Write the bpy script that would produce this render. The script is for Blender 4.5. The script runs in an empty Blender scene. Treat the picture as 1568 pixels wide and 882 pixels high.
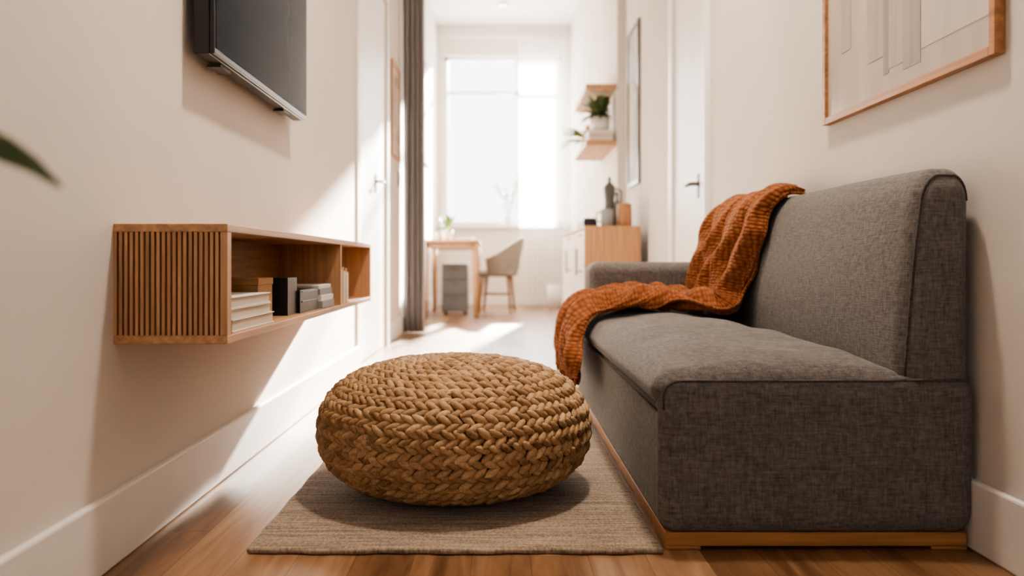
import bpy, bmesh, math, random
import numpy as np
from mathutils import Vector, Matrix
random.seed(4); rng=np.random.RandomState(4)
C=bpy.context.scene.collection

# ------------------------------------------------------------ materials
def nodes_mat(name):
    m=bpy.data.materials.new(name); m.use_nodes=True
    nt=m.node_tree; b=nt.nodes['Principled BSDF']
    return m,nt,b
def P(name,col,rough=.6,var=.06,scale=(8,8,8),bump=0.0,bscale=None,metal=0,dist=.002,detail=4,spec=None):
    m,nt,b=nodes_mat(name); N=nt.nodes; L=nt.links
    tc=N.new('ShaderNodeTexCoord'); mp=N.new('ShaderNodeMapping'); mp.inputs['Scale'].default_value=scale
    L.new(tc.outputs['Object'],mp.inputs['Vector'])
    n=N.new('ShaderNodeTexNoise'); n.inputs['Scale'].default_value=1; n.inputs['Detail'].default_value=detail
    L.new(mp.outputs[0],n.inputs['Vector'])
    r=N.new('ShaderNodeValToRGB')
    r.color_ramp.elements[0].position=.3; r.color_ramp.elements[1].position=.7
    r.color_ramp.elements[0].color=[max(0,c*(1-var)) for c in col]+[1]
    r.color_ramp.elements[1].color=[min(1,c*(1+var)) for c in col]+[1]
    L.new(n.outputs['Fac'],r.inputs[0]); L.new(r.outputs[0],b.inputs['Base Color'])
    b.inputs['Roughness'].default_value=rough; b.inputs['Metallic'].default_value=metal
    if spec is not None: b.inputs['Specular IOR Level'].default_value=spec
    if bump>0:
        src=n
        if bscale:
            mp2=N.new('ShaderNodeMapping'); mp2.inputs['Scale'].default_value=bscale
            L.new(tc.outputs['Object'],mp2.inputs['Vector'])
            src=N.new('ShaderNodeTexNoise'); src.inputs['Scale'].default_value=1; src.inputs['Detail'].default_value=4
            L.new(mp2.outputs[0],src.inputs['Vector'])
        bp=N.new('ShaderNodeBump'); bp.inputs['Strength'].default_value=bump; bp.inputs['Distance'].default_value=dist
        L.new(src.outputs['Fac'],bp.inputs['Height']); L.new(bp.outputs[0],b.inputs['Normal'])
    return m
def wood(name,col,grain='Y',rough=.45,var=.28):
    s={'X':(3,70,70),'Y':(70,3,70),'Z':(70,70,3)}[grain]
    return P(name,col,rough,var,s,bump=.15,dist=.001,detail=6)
def fabric(name,col,s1=140,s2=30,var=.4,bump=.6,rough=.95,heather=0):
    m,nt,b=nodes_mat(name); N=nt.nodes; L=nt.links
    tc=N.new('ShaderNodeTexCoord'); fs=[]
    for sc in ((s2,s2,s1*2.2),(s1*2,s1*2,s2)):
        mp=N.new('ShaderNodeMapping'); mp.inputs['Scale'].default_value=sc
        L.new(tc.outputs['Object'],mp.inputs['Vector'])
        n=N.new('ShaderNodeTexNoise'); n.inputs['Scale'].default_value=1; n.inputs['Detail'].default_value=3
        L.new(mp.outputs[0],n.inputs['Vector']); fs.append(n)
    a=N.new('ShaderNodeMath'); a.operation='ADD'
    L.new(fs[0].outputs['Fac'],a.inputs[0]); L.new(fs[1].outputs['Fac'],a.inputs[1])
    h=N.new('ShaderNodeMath'); h.operation='MULTIPLY'; h.inputs[1].default_value=.5
    L.new(a.outputs[0],h.inputs[0])
    src=h.outputs[0]
    if heather:
        n2=N.new('ShaderNodeTexNoise'); n2.inputs['Scale'].default_value=95; n2.inputs['Detail'].default_value=5; n2.inputs['Roughness'].default_value=.7
        L.new(tc.outputs['Object'],n2.inputs['Vector'])
        mx=N.new('ShaderNodeMix'); mx.data_type='FLOAT'; mx.inputs[0].default_value=heather
        L.new(h.outputs[0],mx.inputs[2]); L.new(n2.outputs['Fac'],mx.inputs[3]); src=mx.outputs[0]
    r=N.new('ShaderNodeValToRGB'); r.color_ramp.elements[0].position=.38; r.color_ramp.elements[1].position=.62
    r.color_ramp.elements[0].color=[c*(1-var) for c in col]+[1]; r.color_ramp.elements[1].color=[c*(1+var) for c in col]+[1]
    L.new(src,r.inputs[0]); L.new(r.outputs[0],b.inputs['Base Color'])
    b.inputs['Roughness'].default_value=rough
    b.inputs['Sheen Weight'].default_value=.15
    b.inputs['Specular IOR Level'].default_value=.2
    bp=N.new('ShaderNodeBump'); bp.inputs['Strength'].default_value=bump; bp.inputs['Distance'].default_value=.002
    L.new(h.outputs[0],bp.inputs['Height']); L.new(bp.outputs[0],b.inputs['Normal'])
    return m
def attr_mat(name,attr,stops,rough,uvgrain=None,bump=.2,spec=.5,tone=.5,scale=90):
    m,nt,b=nodes_mat(name); N=nt.nodes; L=nt.links
    at=N.new('ShaderNodeAttribute'); at.attribute_name=attr
    fac=at.outputs['Fac']
    n=N.new('ShaderNodeTexNoise'); n.inputs['Scale'].default_value=1; n.inputs['Detail'].default_value=6
    mp=N.new('ShaderNodeMapping'); tc=N.new('ShaderNodeTexCoord')
    mp.inputs['Scale'].default_value=uvgrain if uvgrain else (scale,)*3
    L.new(tc.outputs['UV' if uvgrain else 'Object'],mp.inputs['Vector']); L.new(mp.outputs[0],n.inputs['Vector'])
    if uvgrain: n.inputs['Distortion'].default_value=.8
    mm=N.new('ShaderNodeMath'); mm.operation='MULTIPLY_ADD'; mm.inputs[1].default_value=.75
    L.new(n.outputs['Fac'],mm.inputs[0])
    s=N.new('ShaderNodeMath'); s.operation='MULTIPLY_ADD'; s.inputs[1].default_value=tone; s.inputs[2].default_value=.12-tone/2
    L.new(fac,s.inputs[0]); L.new(s.outputs[0],mm.inputs[2])
    r=N.new('ShaderNodeValToRGB'); e=r.color_ramp.elements
    e[0].position=stops[0][0]; e[0].color=list(stops[0][1])+[1]; e[1].position=stops[-1][0]; e[1].color=list(stops[-1][1])+[1]
    for p,c in stops[1:-1]:
        k=e.new(p); k.color=list(c)+[1]
    L.new(mm.outputs[0],r.inputs[0]); L.new(r.outputs[0],b.inputs['Base Color'])
    b.inputs['Roughness'].default_value=rough; b.inputs['Specular IOR Level'].default_value=spec
    bp=N.new('ShaderNodeBump'); bp.inputs['Strength'].default_value=bump; bp.inputs['Distance'].default_value=.001
    L.new(n.outputs['Fac'],bp.inputs['Height']); L.new(bp.outputs[0],b.inputs['Normal'])
    return m
def emis(name,col,s):
    m,nt,b=nodes_mat(name); b.inputs['Emission Color'].default_value=list(col)+[1]; b.inputs['Emission Strength'].default_value=s
    return m

M_wall=P('wall_paint',(.70,.652,.60),.85,.03,(2.5,2.5,2.5),bump=.12,bscale=(160,160,160),dist=.001)
M_trim=P('trim_paint',(.78,.75,.71),.45,.02)
M_ceil=P('ceiling_paint',(.85,.83,.80),.9,.02)
M_oakY=wood('oak_along',(.50,.285,.15),'Y'); M_oakZ=wood('oak_upright',(.50,.285,.15),'Z'); M_oakX=wood('oak_cross',(.50,.285,.15),'X')
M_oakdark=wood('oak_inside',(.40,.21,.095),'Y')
M_groove=P('groove_dark',(.08,.035,.015),.8)
M_sofa=fabric('sofa_fabric',(.140,.128,.121),170,30,.44,.8,heather=.42)
M_pipe=fabric('piping_fabric',(.07,.062,.058))
M_black=P('black_plastic',(.012,.012,.013),.35,.1)
M_screen=P('screen_glass',(.012,.022,.036),.05,.05)
M_screen.node_tree.nodes['Principled BSDF'].inputs['IOR'].default_value=1.06
M_curtain=fabric('curtain_fabric',(.27,.27,.28),90,20,.06,.1)
M_metal=P('dark_metal',(.12,.11,.10),.35,.1,metal=.9)
M_white=P('white_lacquer',(.82,.80,.77),.4,.02)
M_paper=P('paper_cream',(.66,.58,.48),.8,.06,(4,4,200))
M_paperw=P('paper_white',(.80,.78,.74),.8,.05,(4,4,200))
M_kraft=P('kraft_box',(.44,.28,.14),.8,.06)
M_grey=P('grey_cover',(.30,.31,.33),.7,.05)
M_leaf=P('leaf_green',(.16,.25,.07),.5,.35,(20,20,20))
M_leafd=P('leaf_dark',(.09,.13,.055),.5,.35,(20,20,20))
M_pot=P('pot_ceramic',(.75,.72,.68),.5,.03)
M_soil=P('soil',(.05,.03,.02),.95,.3,(60,60,60))
M_chair=fabric('chair_fabric',(.27,.235,.20),100,40,.15,.2)
M_darkcab=P('dark_grey_paint',(.13,.13,.135),.6,.05)
M_walnut=wood('walnut',(.26,.13,.06),'Z')
M_rug=fabric('rug_wool',(.285,.22,.165),60,22,.45,1.0)
nt=M_rug.node_tree
for n in nt.nodes:
    if n.type=='MAPPING':
        sc=n.inputs['Scale'].default_value
        n.inputs['Scale'].default_value=(7,110,60) if sc[2]>sc[0] else (200,110,60)

# ------------------------------------------------------------ mesh builder
class MB:
    def __init__(s): s.v=[];s.f=[];s.m=[];s.s=[]
    def add(s,vs,fs,m=0,smooth=False):
        o=len(s.v); s.v+= [tuple(map(float,p)) for p in vs]
        for f in fs: s.f.append(tuple(o+i for i in f)); s.m.append(m); s.s.append(smooth)
    def box(s,x0,x1,y0,y1,z0,z1,m=0):
        vs=[(x,y,z) for x in(x0,x1) for y in(y0,y1) for z in(z0,z1)]
        s.add(vs,[(0,1,3,2),(4,6,7,5),(0,4,5,1),(2,3,7,6),(0,2,6,4),(1,5,7,3)],m)
    def lathe(s,prof,cx,cy,m=0,n=32,cap=True,sx=1,sy=1):
        vs=[];fs=[]
        for r,z in prof:
            for k in range(n):
                a=2*math.pi*k/n; vs.append((cx+sx*r*math.cos(a),cy+sy*r*math.sin(a),z))
        for i in range(len(prof)-1):
            for k in range(n):
                k2=(k+1)%n; fs.append((i*n+k,i*n+k2,(i+1)*n+k2,(i+1)*n+k))
        s.add(vs,fs,m,True)
        if cap:
            o=len(s.v)-len(vs)
            s.f.append(tuple(o+k for k in range(n))[::-1]); s.m.append(m); s.s.append(False)
            s.f.append(tuple(o+(len(prof)-1)*n+k for k in range(n))); s.m.append(m); s.s.append(False)
    def tube(s,pts,rad,m=0,n=8):
        pts=[Vector(p) for p in pts]; vs=[];fs=[]
        if not hasattr(rad,'__len__'): rad=[rad]*len(pts)
        up=Vector((0.13,0.21,1)).normalized()
        if abs((pts[-1]-pts[0]).normalized().dot(up))>.8: up=Vector((1,.2,.1)).normalized()
        for i,p in enumerate(pts):
            t=(pts[min(i+1,len(pts)-1)]-pts[max(i-1,0)]).normalized()
            a=t.cross(up).normalized(); b=t.cross(a).normalized()
            for k in range(n):
                an=2*math.pi*k/n; vs.append(p+(a*math.cos(an)+b*math.sin(an))*rad[i])
        for i in range(len(pts)-1):
            for k in range(n):
                k2=(k+1)%n; fs.append((i*n+k,i*n+k2,(i+1)*n+k2,(i+1)*n+k))
        fs.append(tuple(range(n))[::-1]); fs.append(tuple((len(pts)-1)*n+k for k in range(n)))
        s.add(vs,fs,m,True)
    def leaf(s,base,mid,tip,w,m=0,n=8,side=None):
        b,c,t=Vector(base),Vector(mid),Vector(tip); vs=[];fs=[]
        if side is None:
            side=(t-b).cross(Vector((0,0,1)))
            if side.length<1e-4: side=Vector((1,0,0))
        side=Vector(side).normalized()
        for i in range(n+1):
            u=i/n; p=b*(1-u)**2+c*2*u*(1-u)+t*u*u
            ww=w*math.sin(math.pi*min(1,u*.96+.03))**.8
            vs+=[p-side*ww+Vector((0,0,ww*.25)),p,p+side*ww+Vector((0,0,ww*.25))]
        for i in range(n):
            for k in (0,1): fs.append((i*3+k,i*3+k+1,i*3+k+4,i*3+k+3))
        s.add(vs,fs,m,True)
    def build(s,name,mats,bevel=0,seg=2,parent=None,solid=0,norm=True,attr=None):
        me=bpy.data.meshes.new(name); me.from_pydata(s.v,[],s.f)
        for m in mats: me.materials.append(m)
        me.polygons.foreach_set('material_index',s.m); me.polygons.foreach_set('use_smooth',s.s)
        if norm:
            bm=bmesh.new(); bm.from_mesh(me); bmesh.ops.recalc_face_normals(bm,faces=bm.faces); bm.to_mesh(me); bm.free()
        me.update()
        o=bpy.data.objects.new(name,me); C.objects.link(o)
        if solid:
            d=o.modifiers.new('s','SOLIDIFY'); d.thickness=solid; d.offset=0
        if bevel:
            d=o.modifiers.new('b','BEVEL'); d.width=bevel; d.segments=seg; d.limit_method='ANGLE'; d.angle_limit=math.radians(40)
        if parent: o.parent=parent
        return o
def empty(name):
    e=bpy.data.objects.new(name,None); e.empty_display_size=.1; C.objects.link(e); return e
def rbox(mb,lo,hi,r,m=0,fn=None,mid=14,cs=6):
    lo=np.array(lo,float);hi=np.array(hi,float); r=np.array(r if hasattr(r,'__len__') else [r]*3,float)
    ax=[]
    for i in range(3):
        a=[lo[i]+r[i]*(1-math.tan(math.pi/4*(1-k/cs))) for k in range(cs)]
        c=list(np.linspace(lo[i]+r[i],hi[i]-r[i],mid+1)); d=[hi[i]-(v-lo[i]) for v in a][::-1]
        ax.append(a+c+d)
    idx={};vs=[];fs=[]
    n=[len(a) for a in ax]
    def vid(i,j,k):
        if (i,j,k) in idx: return idx[(i,j,k)]
        p=np.array([ax[0][i],ax[1][j],ax[2][k]]); q=np.clip(p,lo+r,hi-r); d=(p-q)/r
        mx=np.max(np.abs(d)); L=np.linalg.norm(d)
        if L>1e-9: d=d/L*mx
        p=q+d*r
        if fn is not None: p=np.array(fn(p))
        idx[(i,j,k)]=len(vs); vs.append(p); return idx[(i,j,k)]
    for a,b,c in((0,1,2),(1,2,0),(2,0,1)):
        for e in(0,n[c]-1):
            for i in range(n[a]-1):
                for j in range(n[b]-1):
                    q=[]
                    for di,dj in((0,0),(1,0),(1,1),(0,1)):
                        t=[0,0,0];t[a]=i+di;t[b]=j+dj;t[c]=e; q.append(vid(*t))
                    fs.append(q)
    mb.add(vs,fs,m,True)

# ------------------------------------------------------------ room shell
def wallbox(name,*b,mat=M_wall):
    mb=MB(); mb.box(*b); return mb.build(name,[mat])
H1=3.15; H2=3.87
wallbox('wall_left',-1.05,-.775,-2.3,4.356,0,H1)
wallbox('wall_left_hall',-1.05,-.83,4.356,6.9,0,H1)
wallbox('wall_left_dining',-1.05,-.87,6.9,11.0,0,H2)
wallbox('wall_right',1.0,1.25,-2.3,5.35,0,H1)
wallbox('wall_right_niche',1.05,1.25,5.35,6.64,0,H1)
wallbox('wall_right_dining',.98,1.25,6.64,11.0,0,H2)
def holewall(name,y0,y1,wx0,wx1,wz0,wz1,zt):
    mb=MB(); mb.box(-1.05,wx0,y0,y1,0,zt); mb.box(wx1,1.25,y0,y1,0,zt); mb.box(wx0,wx1,y0,y1,0,wz0); mb.box(wx0,wx1,y0,y1,wz1,zt)
    return mb.build(name,[M_wall])
holewall('wall_back',11.0,11.2,-.767,.875,1.105,3.45,H2)
holewall('wall_front',-2.5,-2.3,-.4,.7,1.0,2.3,H1)  # opening behind the camera holds the added fill window
mb=MB(); mb.box(-1.05,1.25,-2.5,7.6,H1,H1+.1); mb.box(-1.05,1.25,7.5,7.6,H1+.1,H2); mb.box(-1.05,1.25,7.5,11.2,H2,H2+.1)
mb.build('ceiling',[M_ceil])
# plank floor
me_v=[];me_f=[];val=[];uvs=[]
PW=.118; x=-1.0; ci=0
while x<1.2:
    x1=min(1.2,x+PW); y=-2.45-random.random()*1.0
    while y<11.15:
        ln=random.uniform(.9,1.6); y1=min(11.15,y+ln); ya=max(y,-2.45)
        if y1>ya+.01:
            g=.0004; q=[(x+g,ya+g),(x1-g,ya+g),(x1-g,y1-g),(x+g,y1-g)]
            o=len(me_v); me_v+=[(a,b,0.0) for a,b in q]; me_f.append((o,o+1,o+2,o+3)); val.append(random.random()); ou=random.random()*50
            uvs+=[(ou+b-ya,ou+a-x) for a,b in q]
        y=y1
    x=x1
o=len(me_v); me_v+=[(-1.0,-2.45,-.0012),(1.2,-2.45,-.0012),(1.2,11.15,-.0012),(-1.0,11.15,-.0012)]; me_f.append((o,o+1,o+2,o+3)); val.append(0); uvs+=[(0,0)]*4
me=bpy.data.meshes.new('floor'); me.from_pydata(me_v,[],me_f)
uv=me.uv_layers.new(name='UVMap'); uv.data.foreach_set('uv',np.array(uvs,dtype=np.float32).ravel())
at=me.attributes.new('tone','FLOAT','FACE'); at.data.foreach_set('value',val)
M_floor=attr_mat('oak_floor','tone',[(.28,(.10,.048,.022)),(.5,(.235,.125,.064)),(.72,(.37,.22,.128))],.33,(3.2,34,1),bump=.2,tone=.30)
me.materials.append(M_floor); me.materials.append(M_groove); me.polygons[len(me_f)-1].material_index=1
fo=bpy.data.objects.new('floor',me); C.objects.link(fo)

def bb(name,*b):
    mb=MB(); mb.box(*b); return mb.build(name,[M_trim],bevel=.005)
bb('baseboard_left',-.775,-.757,-2.3,4.30,0,.145)
bb('baseboard_left_hall',-.83,-.812,5.80,6.9,0,.145)
bb('baseboard_left_dining',-.87,-.852,6.9,11.0,0,.145)
bb('baseboard_right',.982,1.0,-2.3,3.72,0,.145)
bb('baseboard_right_hall',.982,1.0,4.60,5.35,0,.145)
bb('baseboard_right_dining',.962,.98,7.45,11.0,0,.145)
bb('baseboard_back',-.852,.962,10.982,11.0,0,.145)
M_dh=P('door_handle_metal',(.10,.095,.09),.5,.1)
def door(name,xw,sgn,y0,y1,hy,hz):
    mb=MB(); zt=2.45
    def b(xa,xb,*r,m=0): mb.box(min(xa,xb),max(xa,xb),*r,m)
    b(xw,xw+sgn*.03,y0-.09,y0,0,zt+.09); b(xw,xw+sgn*.03,y1,y1+.09,0,zt+.09); b(xw,xw+sgn*.03,y0,y1,zt,zt+.09)
    b(xw,xw+sgn*.012,y0+.004,y1-.004,.006,zt-.004)
    o=mb.build(name,[M_white],bevel=.002)
    h=MB(); x=xw+sgn*.012
    h.box(min(x,x+sgn*.008),max(x,x+sgn*.008),hy-.025,hy+.025,hz-.07,hz+.05)
    h.tube([(x,hy,hz),(x+sgn*.045,hy,hz)],.01); h.tube([(x+sgn*.045,hy-.005,hz),(x+sgn*.045,hy+.10,hz)],.009)
    h.build('handle',[M_dh],parent=o)
door('door_1',-.83,1,4.52,5.70,5.25,1.13)
door('door_2',1.0,-1,3.86,4.50,3.93,.985)
bb('trim_1',-.83,-.765,4.30,4.40,0,H1)
def window(name,x0,x1,z0,z1,y,mull,trans,sill=-1):
    mb=MB(); t=.05
    mb.box(x0,x1,y,y+.07,z0,z0+t);mb.box(x0,x1,y,y+.07,z1-t,z1)
    mb.box(x0,x0+t,y,y+.07,z0,z1);mb.box(x1-t,x1,y,y+.07,z0,z1)
    mb.box(mull-.03,mull+.03,y+.005,y+.065,z0,z1); mb.box(x0,x1,y+.005,y+.065,trans-.025,trans+.025)
    mb.box(x0-.04,x1+.04,*( (y-.18,y+.02) if sill<0 else (y+.05,y+.22)),z0-.035,z0,0)
    return mb.build(name,[M_trim],bevel=.004)
window('window_1',-.767,.875,1.105,3.45,11.08,.25,2.95)
window('added_rear_window',-.4,.7,1.0,2.3,-2.45,.12,2.0,sill=1)  # unseen window, added to let soft fill onto the sofa's near face

def curtain(name,x0,x1,y,z0,z1,folds,amp,mat,th=.004):
    mb=MB(); nu=folds*14; nz=24; vs=[];fs=[]
    for i in range(nu+1):
        u=i/nu
        for k in range(nz+1):
            w=k/nz; a=amp*(1-.35*w)
            ph=folds*2*math.pi*u+.5*math.sin(w*2.2+u*7)
            vs.append((x0+(x1-x0)*u+.006*math.sin(ph*2+w*3),y+a*math.sin(ph),z0+(z1-z0)*w))
    for i in range(nu):
        for k in range(nz): a=i*(nz+1)+k; fs.append((a,a+nz+1,a+nz+2,a+1))
    mb.add(vs,fs,0,True)
    return mb.build(name,[mat],solid=th,norm=False)
e=empty('grey_curtain'); o=curtain('curtain_cloth',-.815,-.635,6.72,.01,3.10,4,.03,M_curtain); o.parent=e
mb=MB(); mb.box(-.83,1.05,6.705,6.735,3.10,3.15); mb.build('curtain_track',[M_white],parent=e)
M_sheer,nt,b=nodes_mat('sheer_voile'); N=nt.nodes;L=nt.links
tr=N.new('ShaderNodeBsdfTransparent'); tl=N.new('ShaderNodeBsdfTranslucent'); df=N.new('ShaderNodeBsdfDiffuse')
tl.inputs[0].default_value=(.9,.89,.87,1); df.inputs[0].default_value=(.88,.87,.85,1)
m1=N.new('ShaderNodeMixShader'); m1.inputs[0].default_value=.45; m2=N.new('ShaderNodeMixShader')
tc=N.new('ShaderNodeTexCoord'); nz=N.new('ShaderNodeTexNoise'); nz.inputs['Scale'].default_value=300
mr=N.new('ShaderNodeMapRange'); mr.inputs['To Min'].default_value=.25; mr.inputs['To Max'].default_value=.45
L.new(tc.outputs['Object'],nz.inputs['Vector']); L.new(nz.outputs['Fac'],mr.inputs['Value']); L.new(mr.outputs[0],m2.inputs[0])
L.new(tl.outputs[0],m1.inputs[1]); L.new(df.outputs[0],m1.inputs[2]); L.new(tr.outputs[0],m2.inputs[1]); L.new(m1.outputs[0],m2.inputs[2])
L.new(m2.outputs[0],N['Material Output'].inputs['Surface'])
e=empty('sheer_curtain'); o=curtain('voile',.26,.93,10.78,.02,3.62,9,.028,M_sheer,0); o.parent=e
mb=MB(); mb.tube([(-.86,10.78,3.64),(.97,10.78,3.64)],.012); mb.build('curtain_rod',[M_white],parent=e)

# ------------------------------------------------------------ floating media shelf
e=empty('floating_media_shelf')
X0,X1,Y0,Y1,Z0,Z1=-.775,-.546,1.597,3.38,.435,.677
mb=MB(); t=.017
mb.box(X0,X1,Y0,Y1,Z1-t,Z1,0); mb.box(X0,X1,Y0,Y1,Z0,Z0+t,0)
mb.build('top_and_bottom_board',[M_oakY],bevel=.002,parent=e)
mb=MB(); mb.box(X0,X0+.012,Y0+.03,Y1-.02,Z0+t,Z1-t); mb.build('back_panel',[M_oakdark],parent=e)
mb=MB(); mb.box(X0,X1-.002,Y0+.012,Y0+.022,Z0+t,Z1-t,1); mb.box(X1-.014,X1,Y0,Y0+.024,Z0+t,Z1-t,0)
ns=20; pitch=(X1-.014-X0)/ns
for i in range(ns): mb.box(X0+i*pitch+.0002,X0+i*pitch+pitch*.62,Y0+.001,Y0+.0125,Z0+t,Z1-t,0)
mb.build('slatted_end',[M_oakZ,M_groove],parent=e)
mb=MB(); mb.box(X0+.012,X1-.002,2.745,2.762,Z0+t,Z1-t); mb.box(X0,X1,Y1-.018,Y1,Z0+t,Z1-t)
mb.build('dividers',[M_oakZ],parent=e)
fz=Z0+t+.0005
mb=MB(); z=fz
for k,(h,dy,m) in enumerate(((.026,.0,1),(.022,.012,0),(.024,.004,1))):
    xf=-.556-.004*k
    mb.box(xf-.15,xf,1.66,1.965-dy,z,z+.0022,m); mb.box(xf-.147,xf-.003,1.663,1.962-dy,z+.0022,z+h-.0022,0); mb.box(xf-.15,xf,1.66,1.965-dy,z+h-.0022,z+h,m); z+=h+.0004
mb.build('book_stack',[M_paper,M_paperw],parent=None)
mb=MB(); mb.box(-.76,-.602,1.985,2.11,fz,.553,0); mb.box(-.762,-.600,1.983,2.112,.541,.559,0); mb.build('storage_box',[M_kraft],bevel=.002)
mb=MB(); mb.box(-.72,-.580,2.18,2.28,fz,.556); mb.box(-.72,-.572,2.283,2.51,fz,fz+.066)
mb.box(-.572,-.569,2.30,2.49,fz+.030,fz+.034); mb.box(-.572,-.569,2.30,2.49,fz+.060,fz+.062); mb.build('media_player',[M_black],bevel=.003)
mb=MB(); z=fz
for k,(h,m) in enumerate(((.022,0),(.018,1),(.02,0),(.012,1))):
    mb.box(-.70,-.562-.004*k,2.53,2.71,z,z+h,m); z+=h+.0004
mb.build('book_stack.001',[M_grey,M_paperw],bevel=.001)
mb=MB(); y=2.785
for k,(w,h) in enumerate(((.03,.12),(.025,.13),(.032,.115),(.022,.125),(.03,.11))):
    mb.box(-.70,-.556,y,y+w,fz,fz+h,k%2); y+=w+.001
mb.build('book_row',[M_paper,M_kraft],bevel=.001)

# ------------------------------------------------------------ tv
e=empty('television')
mb=MB(); mb.box(-.752,-.712,1.954,2.894,1.112,1.665,0); mb.box(-.712,-.700,1.954,2.894,1.112,1.665,0)
mb.build('tv_body',[M_black],bevel=.004,parent=e)
mb=MB(); mb.box(-.7,-.6988,1.964,2.884,1.128,1.655); mb.build('screen',[M_screen],parent=e)
mb=MB(); mb.box(-.775,-.752,2.2,2.65,1.25,1.5); mb.box(-.757,-.722,2.06,2.14,1.104,1.112);mb.box(-.757,-.722,2.66,2.74,1.104,1.112)
mb.build('wall_bracket',[M_metal],parent=e)

# ------------------------------------------------------------ sofa
e=empty('sofa')
SY0,SY1=1.648,3.46
mb=MB(); rbox(mb,(.340,SY0+.02,.037),(.985,SY1,.286),.018); mb.build('base',[M_sofa],parent=e)
PR=.042
mb=MB(); rbox(mb,(.331,SY0,.037),(.987,SY0+.06,.362),(PR,.02,PR),mid=10); mb.build('side_panel',[M_sofa],parent=e)
def seatf(p):
    x,y,z=p
    if z>.335:
        u=(x-.585)/.26; v=(y-2.44)/.80
        k=max(0,1-abs(u)**3.2)*max(0,1-abs(v)**9)
        z+=.048*k
        z+=.005*math.sin(x*22+y*5)*k+.0035*math.sin(y*17-x*13)*k+.003*math.sin(y*41+x*19)*k
    if x<.36: x-=.006*math.sin(math.pi*min(1,max(0,(z-.292)/.076)))
    return x,y,z
mb=MB(); rbox(mb,(.324,SY0+.004,.292),(.86,3.27,.368),(.037,.037,.037),fn=seatf,mid=34); mb.build('seat_cushion',[M_sofa],parent=e)
BR=(.06,.05,.07)
def backf(p):
    x,y,z=p; t=max(0,(z-.36)/.433); w=(.987-x)/.156
    x+=w*.048*t
    bl=max(0,1-abs((y-2.55)/.91)**6)*math.sin(math.pi*min(1,t))
    x-=w*.024*bl
    z+=.008*max(0,1-abs((y-2.55)/.91)**4)*t
    return x,y,z
mb=MB(); rbox(mb,(.831,SY0+.001,.22),(.987,SY1,.797),BR,fn=backf,mid=22); mb.build('backrest',[M_sofa],parent=e)
mb=MB(); rbox(mb,(.368,3.245,.30),(.90,SY1,.600),(.045,.045,.045)); mb.build('armrest',[M_sofa],parent=e)
mb=MB()
def seam_y(ins,r,ry): return ry*(1-math.sqrt(max(0,1-((r-ins)/r)**2)))
ip=.010; py=SY0+seam_y(ip,PR,.02)
arc=[(.331+ip,.292),(.331+ip,.320)]+[(.331+PR-(PR-ip)*math.cos(a),.320+(PR-ip)*math.sin(a)) for a in np.linspace(0,math.pi/2,8)]+[(.45,.352),(.6,.352),(.8,.352)]
mb.tube([(x,py,z) for x,z in arc]+[(.83,SY0+.001,.3545),(.90,SY0-.0002,.355),(.972,SY0+.002,.355)],.003)
pts=[]; ins=.016; sy=SY0+.001+seam_y(ins,.06,.05)
for z in np.linspace(.352,.797-BR[2],10): pts.append((.831+ins,z))
for a in np.linspace(0,math.pi/2,9)[1:]: pts.append((.831+BR[0]-(BR[0]-ins)*math.cos(a),.797-BR[2]+(BR[2]-ins)*math.sin(a)))
for a in np.linspace(math.pi/2,0,9)[1:]: pts.append((.987-BR[0]+(BR[0]-ins)*math.cos(a),.797-BR[2]+(BR[2]-ins)*math.sin(a)))
P3=[]
for x,z in pts:
    q=backf((x,SY0+.02,z)); P3.append((q[0],sy,q[2]))
mb.tube(P3,.003)
mb.tube([(.330,y,.2895) for y in np.linspace(SY0+.02,3.26,6)],.0025)
mb.build('piping',[M_pipe],parent=e)
mb=MB(); mb.box(.345,.975,SY0+.012,3.44,.007,.036); mb.box(.345,.42,SY0+.012,3.44,0,.007); mb.box(.90,.975,SY0+.012,3.44,0,.007)
mb.build('wood_plinth',[wood('plinth_oak',(.38,.185,.075),'X')],bevel=.002,parent=e)

# ------------------------------------------------------------ throw blanket
ctrl=[(.950,.806,2.47,3.08),(.922,.810,2.46,3.10),(.890,.803,2.46,3.12),(.858,.76,2.47,3.15),(.838,.66,2.51,3.18),(.822,.55,2.55,3.19),(.802,.46,2.58,3.19),
 (.755,.420,2.60,3.20),(.68,.418,2.66,3.20),(.58,.420,2.78,3.20),(.47,.419,2.85,3.20),(.385,.411,2.85,3.20),(.328,.392,2.80,3.22),(.299,.35,2.76,3.27),(.292,.29,2.71,3.30),(.290,.205,2.66,3.30)]
ct=np.array(ctrl)
def cr(arr,t):
    nseg=len(arr)-1; t=min(max(t,0),1)*nseg; i=min(int(t),nseg-1); f=t-i
    p0=arr[max(i-1,0)];p1=arr[i];p2=arr[i+1];p3=arr[min(i+2,nseg)]
    return .5*((2*p1)+(-p0+p2)*f+(2*p0-5*p1+4*p2-p3)*f*f+(-p0+3*p1-3*p2+p3)*f**3)
raw=np.array([cr(ct,k/600) for k in range(601)])
al=np.concatenate([[0],np.cumsum(np.hypot(np.diff(raw[:,0]),np.diff(raw[:,1])))])
nu,nv=300,180; TL=al[-1]
path=np.array([[np.interp(TL*i/nu,al,raw[:,c]) for c in range(4)] for i in range(nu+1)])
tan=np.gradient(path[:,:2],axis=0); tan/=np.linalg.norm(tan,axis=1)[:,None]
vs=[];fs=[]
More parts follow.
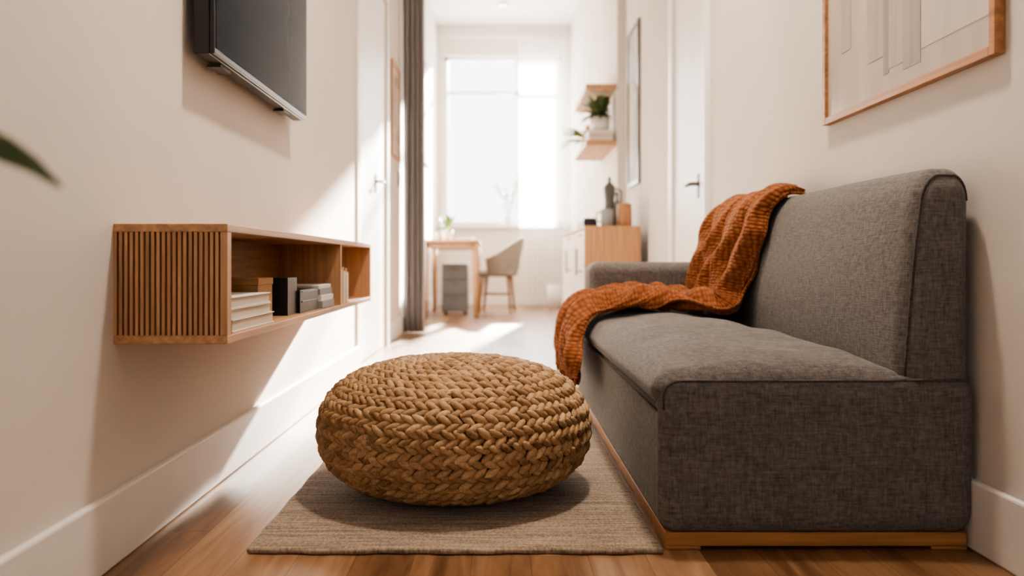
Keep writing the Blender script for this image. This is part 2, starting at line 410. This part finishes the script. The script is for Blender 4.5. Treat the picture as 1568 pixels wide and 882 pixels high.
for i in range(nu+1):
    s=TL*i/nu; x,z,ya,yb=path[i]; nx,nz_=tan[i][1],-tan[i][0]
    if nx*(-1)+nz_*1<0: nx,nz_=-nx,-nz_
    ya+=.014*math.sin(s*23)+.010*math.sin(s*51+1); yb+=.010*math.sin(s*19+2)
    seat=math.exp(-((s-.68)/.24)**2); top=math.exp(-(s/.12)**2)
    for j in range(nv+1):
        v=j/nv
        ph=v*3.7+.55*math.sin(s*4.6+.6)+.16*math.sin(s*13+v*4)
        c=math.cos(2*math.pi*ph)
        fold=(.5+.5*c)**1.15
        ph2=v*8.3+.7*math.sin(s*7+1.3)+.3*math.sin(v*11)
        fold2=(.5+.5*math.sin(2*math.pi*ph2))**1.6
        amp=(.050+.016*seat)*(1-.55*top)
        edge=min(1,min(v,1-v)/.05)
        h=.004+(amp*fold+.015*fold2)*(.4+.6*edge)+.010*math.sin(s*34+v*9)*seat+.010*seat
        y=ya+(yb-ya)*v+.028*math.sin(2*math.pi*ph+.5)*edge
        vs.append((x+nx*h,y,z+nz_*h))
for i in range(nu):
    for j in range(nv): a=i*(nv+1)+j; fs.append((a,a+1,a+nv+2,a+nv+1))
M_throw,nt,b=nodes_mat('knit_rust'); N=nt.nodes;L=nt.links
uvn=N.new('ShaderNodeTexCoord'); 
vo=N.new('ShaderNodeTexVoronoi'); vo.inputs['Scale'].default_value=1; mp=N.new('ShaderNodeMapping'); mp.inputs['Scale'].default_value=(92,82,1)
L.new(uvn.outputs['UV'],mp.inputs['Vector']); L.new(mp.outputs[0],vo.inputs['Vector'])
vo.inputs['Randomness'].default_value=.4
r=N.new('ShaderNodeValToRGB'); r.color_ramp.elements[0].color=(.37,.135,.056,1); r.color_ramp.elements[1].color=(.12,.037,.014,1); r.color_ramp.elements[1].position=.8
L.new(vo.outputs['Distance'],r.inputs[0]); L.new(r.outputs[0],b.inputs['Base Color'])
iv=N.new('ShaderNodeMath'); iv.operation='SUBTRACT'; iv.inputs[0].default_value=1; L.new(vo.outputs['Distance'],iv.inputs[1])
bp=N.new('ShaderNodeBump'); bp.inputs['Strength'].default_value=1; bp.inputs['Distance'].default_value=.007; L.new(iv.outputs[0],bp.inputs['Height']); L.new(bp.outputs[0],b.inputs['Normal'])
b.inputs['Roughness'].default_value=.95; b.inputs['Sheen Weight'].default_value=.2; b.inputs['Sheen Tint'].default_value=(1,.6,.4,1); b.inputs['Specular IOR Level'].default_value=.1
mb=MB(); mb.add(vs,fs,0,True)
e=empty('throw_blanket')
o=mb.build('knit_cloth',[M_throw],solid=.008,norm=False,parent=e)
uv=o.data.uv_layers.new(name='UVMap'); vv=np.array([(i/nu*TL,j/nv*.70) for i in range(nu+1) for j in range(nv+1)],dtype=np.float32)
li=np.zeros(len(o.data.loops),dtype=np.int32); o.data.loops.foreach_get('vertex_index',li); uv.data.foreach_set('uv',vv[li].ravel())
mb=MB()
for j in range(2,nv,3):
    p=Vector(vs[nu*(nv+1)+j]); dx=random.uniform(-.006,.004); dy=random.uniform(-.008,.008); ln=random.uniform(.02,.035)
    mb.tube([p+Vector((0,0,.004)),p+Vector((dx*.5,dy*.5,-ln*.5)),p+Vector((dx,dy,-ln))],[.0045,.005,.002],n=6)
mb.build('fringe',[M_throw],parent=e)

# ------------------------------------------------------------ woven pouf
PX,PY,R,PH=-.118,2.11,.350,.346
def prof(t):
    c,s=math.cos(t),math.sin(t)
    if s>0: return R*abs(c)**.74, .168+(PH-.006-.168)*abs(s)**.84
    return R*abs(c)**.62, .168-(.168-.014)*abs(s)**.86
T=np.linspace(-math.pi/2+.0001,math.pi/2-.0001,3000); pr=np.array([prof(t) for t in T])
al=np.concatenate([[0],np.cumsum(np.hypot(np.diff(pr[:,0]),np.diff(pr[:,1])))]); TLp=al[-1]
row=.0325; nrow=int(TLp/row); row=TLp/nrow
na,nc=9,8
a_=np.linspace(-1,1,na); base=[]
for a in a_:
    rr=max(.05,(1-abs(a)**2.6))**.75
    for k in range(nc):
        an=2*math.pi*k/nc; base.append((a,rr*math.cos(an),rr*math.sin(an)))
base=np.array(base); bf=[]
for i in range(na-1):
    for k in range(nc): bf.append((i*nc+k,i*nc+(k+1)%nc,(i+1)*nc+(k+1)%nc,(i+1)*nc+k))
bf=np.array(bf)
AV=[];AF=[];TV=[];off=0
def at_s(s): return np.interp(s,al,pr[:,0]),np.interp(s,al,pr[:,1])
for ir in range(nrow):
    s0=(ir+.5)*row
    for sub in(-1,1):
        s=s0+sub*row*.225
        if s<.02 or s>TLp-.012: continue
        r_,z_=at_s(s); r2,z2=at_s(s+.006); r1,z1=at_s(s-.006)
        tr_,tz=(r2-r1),(z2-z1); L_=math.hypot(tr_,tz); tr_/=L_;tz/=L_
        nr,nz_=tz,-tr_
        cnt=max(5,int(2*math.pi*r_/.0268))
        for k in range(cnt):
            an=2*math.pi*(k+(.5 if sub>0 else 0)+rng.uniform(-.07,.07)+ir*.37)/cnt
            ca,sa=math.cos(an),math.sin(an)
            rad=np.array([ca,sa,0]);Cd=np.array([-sa,ca,0]);Td=np.array([tr_*ca,tr_*sa,tz]);Nd=np.array([nr*ca,nr*sa,nz_])
            th=math.radians(30+rng.uniform(-6,6))*sub
            A=Cd*math.cos(th)+Td*math.sin(th); B=-Cd*math.sin(th)+Td*math.cos(th)
            A=A+Nd*(rng.uniform(-.08,.08)-.20)
            ls=.0215*rng.uniform(.92,1.12); ws=.0096*rng.uniform(.88,1.1); hs=.0095*rng.uniform(.85,1.15)
            cen=np.array([PX,PY,0])+rad*r_+np.array([0,0,z_])+Nd*rng.uniform(-.0012,.0018)
            P_=cen+base[:,0:1]*ls*A+base[:,1:2]*ws*B+base[:,2:3]*hs*Nd
            P_[:,2]=np.maximum(P_[:,2],.013)
            AV.append(P_);AF.append(bf+off);off+=len(base);TV.append(np.full(len(base),min(1,max(0,rng.normal(.5,.25)))))
AV=np.vstack(AV);AF=np.vstack(AF);TV=np.concatenate(TV)
e=empty('woven_pouf')
me=bpy.data.meshes.new('braid'); me.from_pydata(AV.tolist(),[],AF.tolist()); me.polygons.foreach_set('use_smooth',[True]*len(AF))
at=me.attributes.new('tone','FLOAT','POINT'); at.data.foreach_set('value',TV.astype(np.float32))
me.materials.append(attr_mat('seagrass','tone',[(.1,(.16,.086,.038)),(.5,(.41,.25,.128)),(.9,(.65,.45,.26))],.6,None,bump=1.0,spec=.3,scale=150))
o=bpy.data.objects.new('braid',me);C.objects.link(o);o.parent=e
mb=MB(); mb.lathe([(max(.001,r-.006),max(.0125,z-.005 if z>PH/2 else z+.003)) for r,z in pr[::50]],PX,PY,0,48); mb.build('core',[P('seagrass_core',(.09,.045,.02),.9)],parent=e)  # dark brown inner body under the braid

# rug
mb=MB()
def rugf(p): return p[0]+.002*math.sin(p[1]*31),p[1]+.003*math.sin(p[0]*23)+.002*math.sin(p[0]*71),p[2]
rbox(mb,(-.521,1.63,.0005),(.335,3.05,.012),(.006,.006,.005),fn=rugf,mid=60,cs=3); mb.build('area_rug',[M_rug])

# ------------------------------------------------------------ wall art
def art(name,xw,sgn,y0,y1,z0,z1,fw,fm,am,depth=.022,mat_w=.0):
    e=empty(name); mb=MB()
    xa,xb=sorted((xw,xw+sgn*depth))
    mb.box(xa,xb,y0,y0+fw,z0,z1);mb.box(xa,xb,y1-fw,y1,z0,z1);mb.box(xa,xb,y0+fw,y1-fw,z0,z0+fw);mb.box(xa,xb,y0+fw,y1-fw,z1-fw,z1)
    mb.build('frame',[fm],bevel=.0015,parent=e)
    mb=MB(); xa,xb=sorted((xw,xw+sgn*depth*.55)); mb.box(xa,xb,y0+fw,y1-fw,z0+fw,z1-fw); mb.build('print',[am],parent=e)
    return e
def artmat(name,c0,c1,c2,sc=(1,3.3,.9),rough=.25):
    m,nt,b=nodes_mat(name);N=nt.nodes;L=nt.links
    tc=N.new('ShaderNodeTexCoord');mp=N.new('ShaderNodeMapping');mp.inputs['Scale'].default_value=sc;mp.inputs['Location'].default_value=(0,.35,0)
    v=N.new('ShaderNodeTexVoronoi');v.distance='CHEBYCHEV';v.inputs['Scale'].default_value=1;v.inputs['Randomness'].default_value=.8
    n=N.new('ShaderNodeTexNoise');n.inputs['Scale'].default_value=5
    L.new(tc.outputs['Object'],mp.inputs['Vector']);L.new(mp.outputs[0],v.inputs['Vector']);L.new(mp.outputs[0],n.inputs['Vector'])
    s=N.new('ShaderNodeSeparateColor');L.new(v.outputs['Color'],s.inputs[0])
    a=N.new('ShaderNodeMath');a.operation='MULTIPLY_ADD';a.inputs[1].default_value=.35;L.new(n.outputs['Fac'],a.inputs[0]);L.new(s.outputs[0],a.inputs[2])
    r=N.new('ShaderNodeValToRGB');e=r.color_ramp.elements;e[0].color=(*c0,1);e[0].position=.25;e[1].color=(*c2,1);e[1].position=1;k=e.new(.62);k.color=(*c1,1)
    L.new(a.outputs[0],r.inputs[0]);L.new(r.outputs[0],b.inputs['Base Color']);b.inputs['Roughness'].default_value=rough
    return m
M_prA=P('print_wash',(.53,.465,.41),.12,.14,(2,9,2)); M_prB=P('print_taupe',(.36,.325,.295),.12,.18,(2,26,2)); M_prC=P('print_light',(.60,.545,.49),.12,.07,(2,12,2)); M_prD=P('print_sand',(.46,.405,.36),.12,.12,(2,20,3))
e=art('framed_wall_art',1.0,-1,1.574,2.415,1.012,1.95,.020,wood('frame_oak',(.42,.205,.085),'Y'),M_prA)
mb=MB(); xx=.9875
for y0,y1,z0,z1,m in((1.60,1.865,1.10,1.92,2),(1.868,1.95,1.07,1.92,1),(1.95,2.02,1.09,1.92,3),(2.02,2.05,1.08,1.92,1),(2.05,2.14,1.13,1.92,3),(2.24,2.30,1.20,1.92,3)):
    mb.box(xx-.0006,xx+.001,y0,y1,z0,z1,m)
mb.build('abstract_blocks',[M_prC,M_prB,M_prC,M_prD],parent=e)
art('framed_print',1.05,-1,5.93,6.42,1.19,2.42,.03,M_metal,artmat('print_grey',(.42,.40,.38),(.5,.47,.44),(.3,.29,.28),(1,2,2),.6))
art('framed_print.001',-.83,1,6.05,6.55,1.42,2.15,.03,M_oakZ,artmat('print_beige',(.6,.55,.48),(.7,.65,.58),(.5,.42,.35),(1,3,3)))
art('framed_print.002',-.87,1,9.1,9.8,1.75,2.9,.03,M_oakZ,artmat('print_pale',(.7,.65,.6),(.75,.72,.68),(.6,.55,.5),(1,3,3)))
mb=MB(); mb.box(-.83,-.818,6.48,6.58,1.22,1.34);mb.box(-.818,-.812,6.51,6.55,1.25,1.31); mb.build('light_switch',[M_grey],bevel=.002)
mb=MB(); mb.box(-.87,-.83,8.5,8.62,1.16,1.4);mb.box(-.83,-.826,8.52,8.6,1.28,1.38,1); mb.build('wall_intercom',[M_darkcab,M_black],bevel=.004)

# ------------------------------------------------------------ sideboard & shelves
e=empty('kitchen_sideboard')
mb=MB(); mb.box(.60,.975,5.52,7.37,.06,.825,1); mb.box(.586,.975,5.50,5.52,.0,.83,0); mb.box(.586,.975,5.50,7.38,.828,.850,0); mb.box(.63,.96,5.53,7.36,0,.06,2)
mb.build('carcass',[wood('sideboard_oak',(.50,.28,.14),'Z'),M_white,M_darkcab],bevel=.002,parent=e)
mb=MB()
for k in range(4):
    ya=5.53+k*.46
    if k%2==0:
        for z0,z1 in((.07,.31),(.316,.56),(.566,.82)): mb.box(.586,.60,ya,ya+.45,z0,z1,0); mb.box(.574,.586,ya+.14,ya+.31,z1-.035,z1-.023,1)
    else: mb.box(.586,.60,ya,ya+.45,.07,.82,0); mb.box(.574,.586,ya+.03,ya+.042,.5,.7,1)
mb.build('fronts',[M_white,M_metal],bevel=.002,parent=e)
for nm,z in(('wall_shelf',2.045),('wall_shelf.001',1.575)):
    mb=MB(); mb.box(.72,.98,6.66,7.7,z,z+.045); mb.build(nm,[M_oakY],bevel=.003)
ztop=.8505
def lathe_obj(name,prof,x,y,mats,extra=None,n=28):
    mb=MB(); mb.lathe(prof,x,y,0,n)
    if extra: extra(mb)
    return mb.build(name,mats)
M_dkst=P('gunmetal',(.075,.073,.07),.4,.1)
lathe_obj('wooden_canister',[(.048,ztop),(.052,ztop+.01),(.052,ztop+.13),(.048,ztop+.14),(.050,ztop+.142),(.050,ztop+.16),(.02,ztop+.165)],.88,5.62,[wood('canister_wood',(.42,.21,.10),'Z')])
lathe_obj('steel_moka_pot',[(.05,ztop),(.055,ztop+.01),(.038,ztop+.14),(.034,ztop+.18),(.045,ztop+.28),(.042,ztop+.30),(.012,ztop+.33),(.014,ztop+.36),(.004,ztop+.37)],.80,5.80,[M_dkst],lambda m:m.tube([(.84,5.80,ztop+.28),(.885,5.80,ztop+.27),(.885,5.80,ztop+.15),(.84,5.80,ztop+.13)],.008))
lathe_obj('coffee_mug',[(.035,ztop),(.042,ztop+.005),(.045,ztop+.12),(.041,ztop+.12),(.038,ztop+.02)],.755,5.60,[M_grey],lambda m:m.tube([(.71,5.60,ztop+.1),(.68,5.60,ztop+.09),(.68,5.60,ztop+.04),(.71,5.60,ztop+.03)],.006))
mb=MB(); mb.box(.60,.70,5.70,6.15,ztop,ztop+.055); mb.box(.61,.69,5.72,6.13,ztop+.055,ztop+.065); mb.build('induction_hob',[M_black],bevel=.005)
lathe_obj('glass_bottle',[(.035,ztop),(.037,ztop+.01),(.037,ztop+.17),(.012,ztop+.22),(.012,ztop+.28)],.89,6.05,[M_darkcab])
zl=1.6205
mb=MB(); z=zl
for k,(h,m) in enumerate(((.03,0),(.035,1),(.028,0))): mb.box(.75,.96,6.70+.01*k,6.98,z,z+h,m); z+=h+.0005
mb.build('book_stack.002',[M_paperw,M_paper],bevel=.002)
mb=MB(); mb.lathe([(.06,z+.001),(.085,z+.03),(.09,z+.12),(.08,z+.12),(.07,z+.10)],.86,6.84,0)
for k in range(110):
    a=random.uniform(0,6.28);l=random.uniform(.06,.22);b0=Vector((.86,6.84,z+.10));t=b0+Vector((max(-.22,min(.09,l*math.cos(a))),l*math.sin(a)*.8,random.uniform(-.04,.21)));mid=(b0+t)/2+Vector((0,0,.08));mb.leaf(b0,mid,t,.024,1)
mb.build('potted_shelf_plant',[M_pot,M_leafd])
lathe_obj('ceramic_vase',[(.04,zl),(.06,zl+.05),(.055,zl+.12),(.03,zl+.17),(.035,zl+.2)],.80,7.14,[M_kraft])
mb=MB(); mb.lathe([(.045,zl),(.06,zl+.1),(.055,zl+.1),(.05,zl+.09)],.82,7.40,0); 
for k in range(34):
    a=random.uniform(1.6,4.7);l=random.uniform(.12,.33);b0=Vector((.82,7.40,zl+.09));t=b0+Vector((l*math.cos(a),l*math.sin(a)*.6,random.uniform(-.12,.14)));mid=(b0+t)/2+Vector((0,0,.09));mb.leaf(b0,mid,t,.02,1)
mb.build('potted_shelf_plant.001',[M_pot,M_leaf])

# ------------------------------------------------------------ dining group
e=empty('dining_table')
mb=MB(); rbox(mb,(-.84,8.45,.805),(-.22,9.75,.838),(.012,.012,.012),mid=4,cs=3); mb.build('table_top',[M_oakX],parent=e)
mb=MB(); mb.box(-.78,-.28,8.53,8.55,.745,.806);mb.box(-.78,-.28,9.65,9.67,.745,.806);mb.box(-.78,-.76,8.53,9.67,.745,.806);mb.box(-.30,-.28,8.53,9.67,.745,.806); mb.build('apron',[M_oakY],parent=e)
for k,(x,y) in enumerate(((-.79,8.53),(-.27,8.53),(-.79,9.67),(-.27,9.67))):
    dx=.02 if x>-.5 else 0
    mb=MB(); mb.tube([(x,y,.806),(x+dx*.5,y,.4),(x+dx,y,0)],[.034,.029,.021],n=12); mb.build('leg_%d'%(k+1),[M_oakZ],parent=e)
def dchair(name,cx,cy,ang,fab,scale=1.0):
    e=empty(name); mb=MB()
    nph,nh=40,12; vs=[];fs=[]
    for i in range(nph+1):
        ph=math.radians(-118+236*i/nph); c=max(0,math.cos(ph*.78))
        top=.64+.255*c**1.3
        for k in range(nh+1):
            w=k/nh; rr=.205+.045*w**.8; z=.44+(top-.44)*w
            vs.append((rr*math.cos(ph)+.05*w*c,rr*1.05*math.sin(ph),z))
    for i in range(nph):
        for k in range(nh): a=i*(nh+1)+k; fs.append((a,a+1,a+nh+2,a+nh+1))
    mb.add(vs,fs,0,True); sh=mb.build('shell',[fab],solid=.025,norm=False,parent=e)
    mb=MB(); rbox(mb,(-.25,-.215,.425),(.20,.215,.50),(.06,.06,.035),mid=6,cs=5); mb.build('seat',[fab],parent=e)
    for k,(x,y) in enumerate(((-.19,-.16),(-.19,.16),(.15,-.16),(.15,.16))):
        m2=MB(); m2.tube([(x*.85,y*.9,.43),(x*1.12,y*1.15,.0)],[.021,.013],n=10); m2.build('leg_%d'%(k+1),[M_walnut],parent=e)
    m2=MB(); m2.tube([(-.18,-.16,.22),(.15,-.16,.22)],.008);m2.tube([(-.18,.16,.22),(.15,.16,.22)],.008); m2.build('stretcher',[M_walnut],parent=e)
    e.location=(cx,cy,0); e.rotation_euler=(0,0,ang); return e
dchair('dining_chair',-.01,9.45,-.15,M_chair)
mb=MB(); mb.box(-.66,-.37,9.1,9.45,.03,.58);
for z0 in(.05,.225,.40): mb.box(-.65,-.38,9.085,9.1,z0,z0+.165,0); mb.box(-.55,-.47,9.075,9.085,z0+.12,z0+.13,1)
for x in(-.63,-.40):
    for y in(9.13,9.42): mb.lathe([(.018,0),(.018,.03)],x,y,1,12)
mb.build('drawer_unit',[M_darkcab,M_metal],bevel=.004)
zt=.8385
mb=MB(); mb.lathe([(.045,zt),(.065,zt+.11),(.058,zt+.11),(.05,zt+.09)],-.58,8.85,0)
for k in range(70):
    a=random.uniform(0,6.28);l=random.uniform(.02,.12);b0=Vector((-.58,8.85,zt+.09));t=b0+Vector((l*math.cos(a),l*math.sin(a),random.uniform(.05,.20)));mid=(b0+t)/2+Vector((0,0,.04));mb.leaf(b0,mid,t,.02,1)
mb.build('potted_herb',[M_pot,M_leaf])
mb=MB(); mb.box(-.47,-.28,8.75,9.0,zt,zt+.02);mb.box(-.46,-.29,8.76,8.99,zt+.0205,zt+.035); mb.build('notebook_pile',[M_paperw],bevel=.002)
lathe_obj('drinking_cup',[(.03,zt),(.038,zt+.09),(.034,zt+.09),(.028,zt+.01)],-.68,8.75,[M_paperw])
lathe_obj('waste_bin',[(.075,0),(.095,.31),(.088,.31),(.07,.02)],.70,10.2,[M_pot],n=36)
mb=MB(); mb.lathe([(.06,1.1055),(.075,1.22),(.068,1.22),(.06,1.19)],.12,10.98,0)
for k in range(7):
    a=k*.9;top=Vector((.12+.18*math.cos(a),10.96+.05*math.sin(a),1.22+random.uniform(.3,.6)));b0=Vector((.12,10.98,1.2)); mb.tube([b0,(b0+top)/2+Vector((0,0,.05)),top],.005,1,6)
    for q in range(5):
        p=b0.lerp(top,.45+.13*q); aa=random.uniform(0,6.28); mb.leaf(p,p+Vector((.04*math.cos(aa),.02*math.sin(aa),.04)),p+Vector((.11*math.cos(aa),.03*math.sin(aa),.02)),.028,1)
mb.build('windowsill_plant',[M_pot,M_leaf])

# foreground floor plant (only a leaf tip reaches into view)
mb=MB(); mb.lathe([(.085,0),(.11,.02),(.125,.26),(.113,.26),(.10,.22)],-.60,.36,0,36)
mb.lathe([(.11,.225),(.001,.226)],-.60,.36,2,24,cap=False)
b0=Vector((-.60,.36,.22))
tips=[(-.330,.60,.656,.022),(-.60,.62,.90,.03),(-.70,.50,.95,.03),(-.62,.15,.9,.03),(-.45,.1,.85,.03),(-.70,.25,.7,.03),(-.5,.3,1.05,.03),(-.66,.62,.62,.028),(-.42,.25,.75,.028),(-.55,.05,.6,.028)]
for k,(x,y,z,w) in enumerate(tips):
    t=Vector((x,y,z)); mid=Vector(((b0.x*1.6+x*.4)/2,(b0.y*1.6+y*.4)/2,z+.14)) if k else Vector((-.46,.50,.80)); mb.leaf(b0,mid,t,w,1,18,side=None if k else (.5,.1,.75))
mb.build('potted_floor_plant',[M_pot,M_leafd,M_soil])

# ------------------------------------------------------------ lights
def light(name,kind,loc,energy,col,rot=(0,0,0),**k):
    l=bpy.data.lights.new(name,kind); l.energy=energy; l.color=col
    for a,v in k.items(): setattr(l,a,v)
    o=bpy.data.objects.new(name,l); C.objects.link(o); o.location=loc; o.rotation_euler=rot; return o
WARM=(1,.85,.70)
def fixture(name,x,y,zc,r):
    mb=MB(); mb.lathe([(r,zc-.03),(r,zc)],x,y,0,36); mb.lathe([(r*.88,zc-.034),(r*.88,zc-.03)],x,y,1,36)
    return mb.build(name,[M_white,emis(name+'_glow',(1,.9,.75),4)])
fixture('ceiling_lamp',.35,2.1,H1,.13)
fixture('ceiling_downlight',.72,3.40,H1,.06)  # added fixture, housing for the spot that imitates sun on the right wall
fixture('ceiling_downlight.001',.04,10.07,H2,.06)
light('ceiling_lamp_light','AREA',(.35,2.1,H1-.05),70,WARM,shape='DISK',size=.22)
light('added_sun_patch_spot','SPOT',(.72,3.40,H1-.05),190,WARM,spot_size=math.radians(48),spot_blend=.6,shadow_soft_size=.05)  # added spot, stands in for a sun patch on the right wall
d=Vector((-.18,-1,-.34)); q=d.to_track_quat('-Z','Y')
s=light('sun','SUN',(0,14,5),160,(1,.92,.81),q.to_euler(),angle=math.radians(1.5))
light('window_daylight','AREA',(.05,11.35,2.3),110,(.95,.97,1),(math.radians(-90),0,0),shape='RECTANGLE',size=1.6,size_y=2.3)
w=bpy.data.worlds.new('sky_world'); bpy.context.scene.world=w; w.use_nodes=True
bg=w.node_tree.nodes['Background']; bg.inputs[0].default_value=(.95,.97,1,1); bg.inputs[1].default_value=4.8

# ------------------------------------------------------------ camera
cam=bpy.data.cameras.new('camera'); co=bpy.data.objects.new('camera',cam); C.objects.link(co)
co.location=(0,0,.6); co.rotation_euler=(math.radians(90),0,0)
cam.lens=28; cam.sensor_width=36; cam.shift_x=.0121; cam.shift_y=-.0255; cam.clip_start=.02
cam.dof.use_dof=True; cam.dof.focus_distance=1.95; cam.dof.aperture_fstop=2.0
bpy.context.scene.camera=co
vs_=bpy.context.scene.view_settings; vs_.view_transform='AgX'; vs_.look='AgX - Medium High Contrast'; vs_.exposure=-0.1
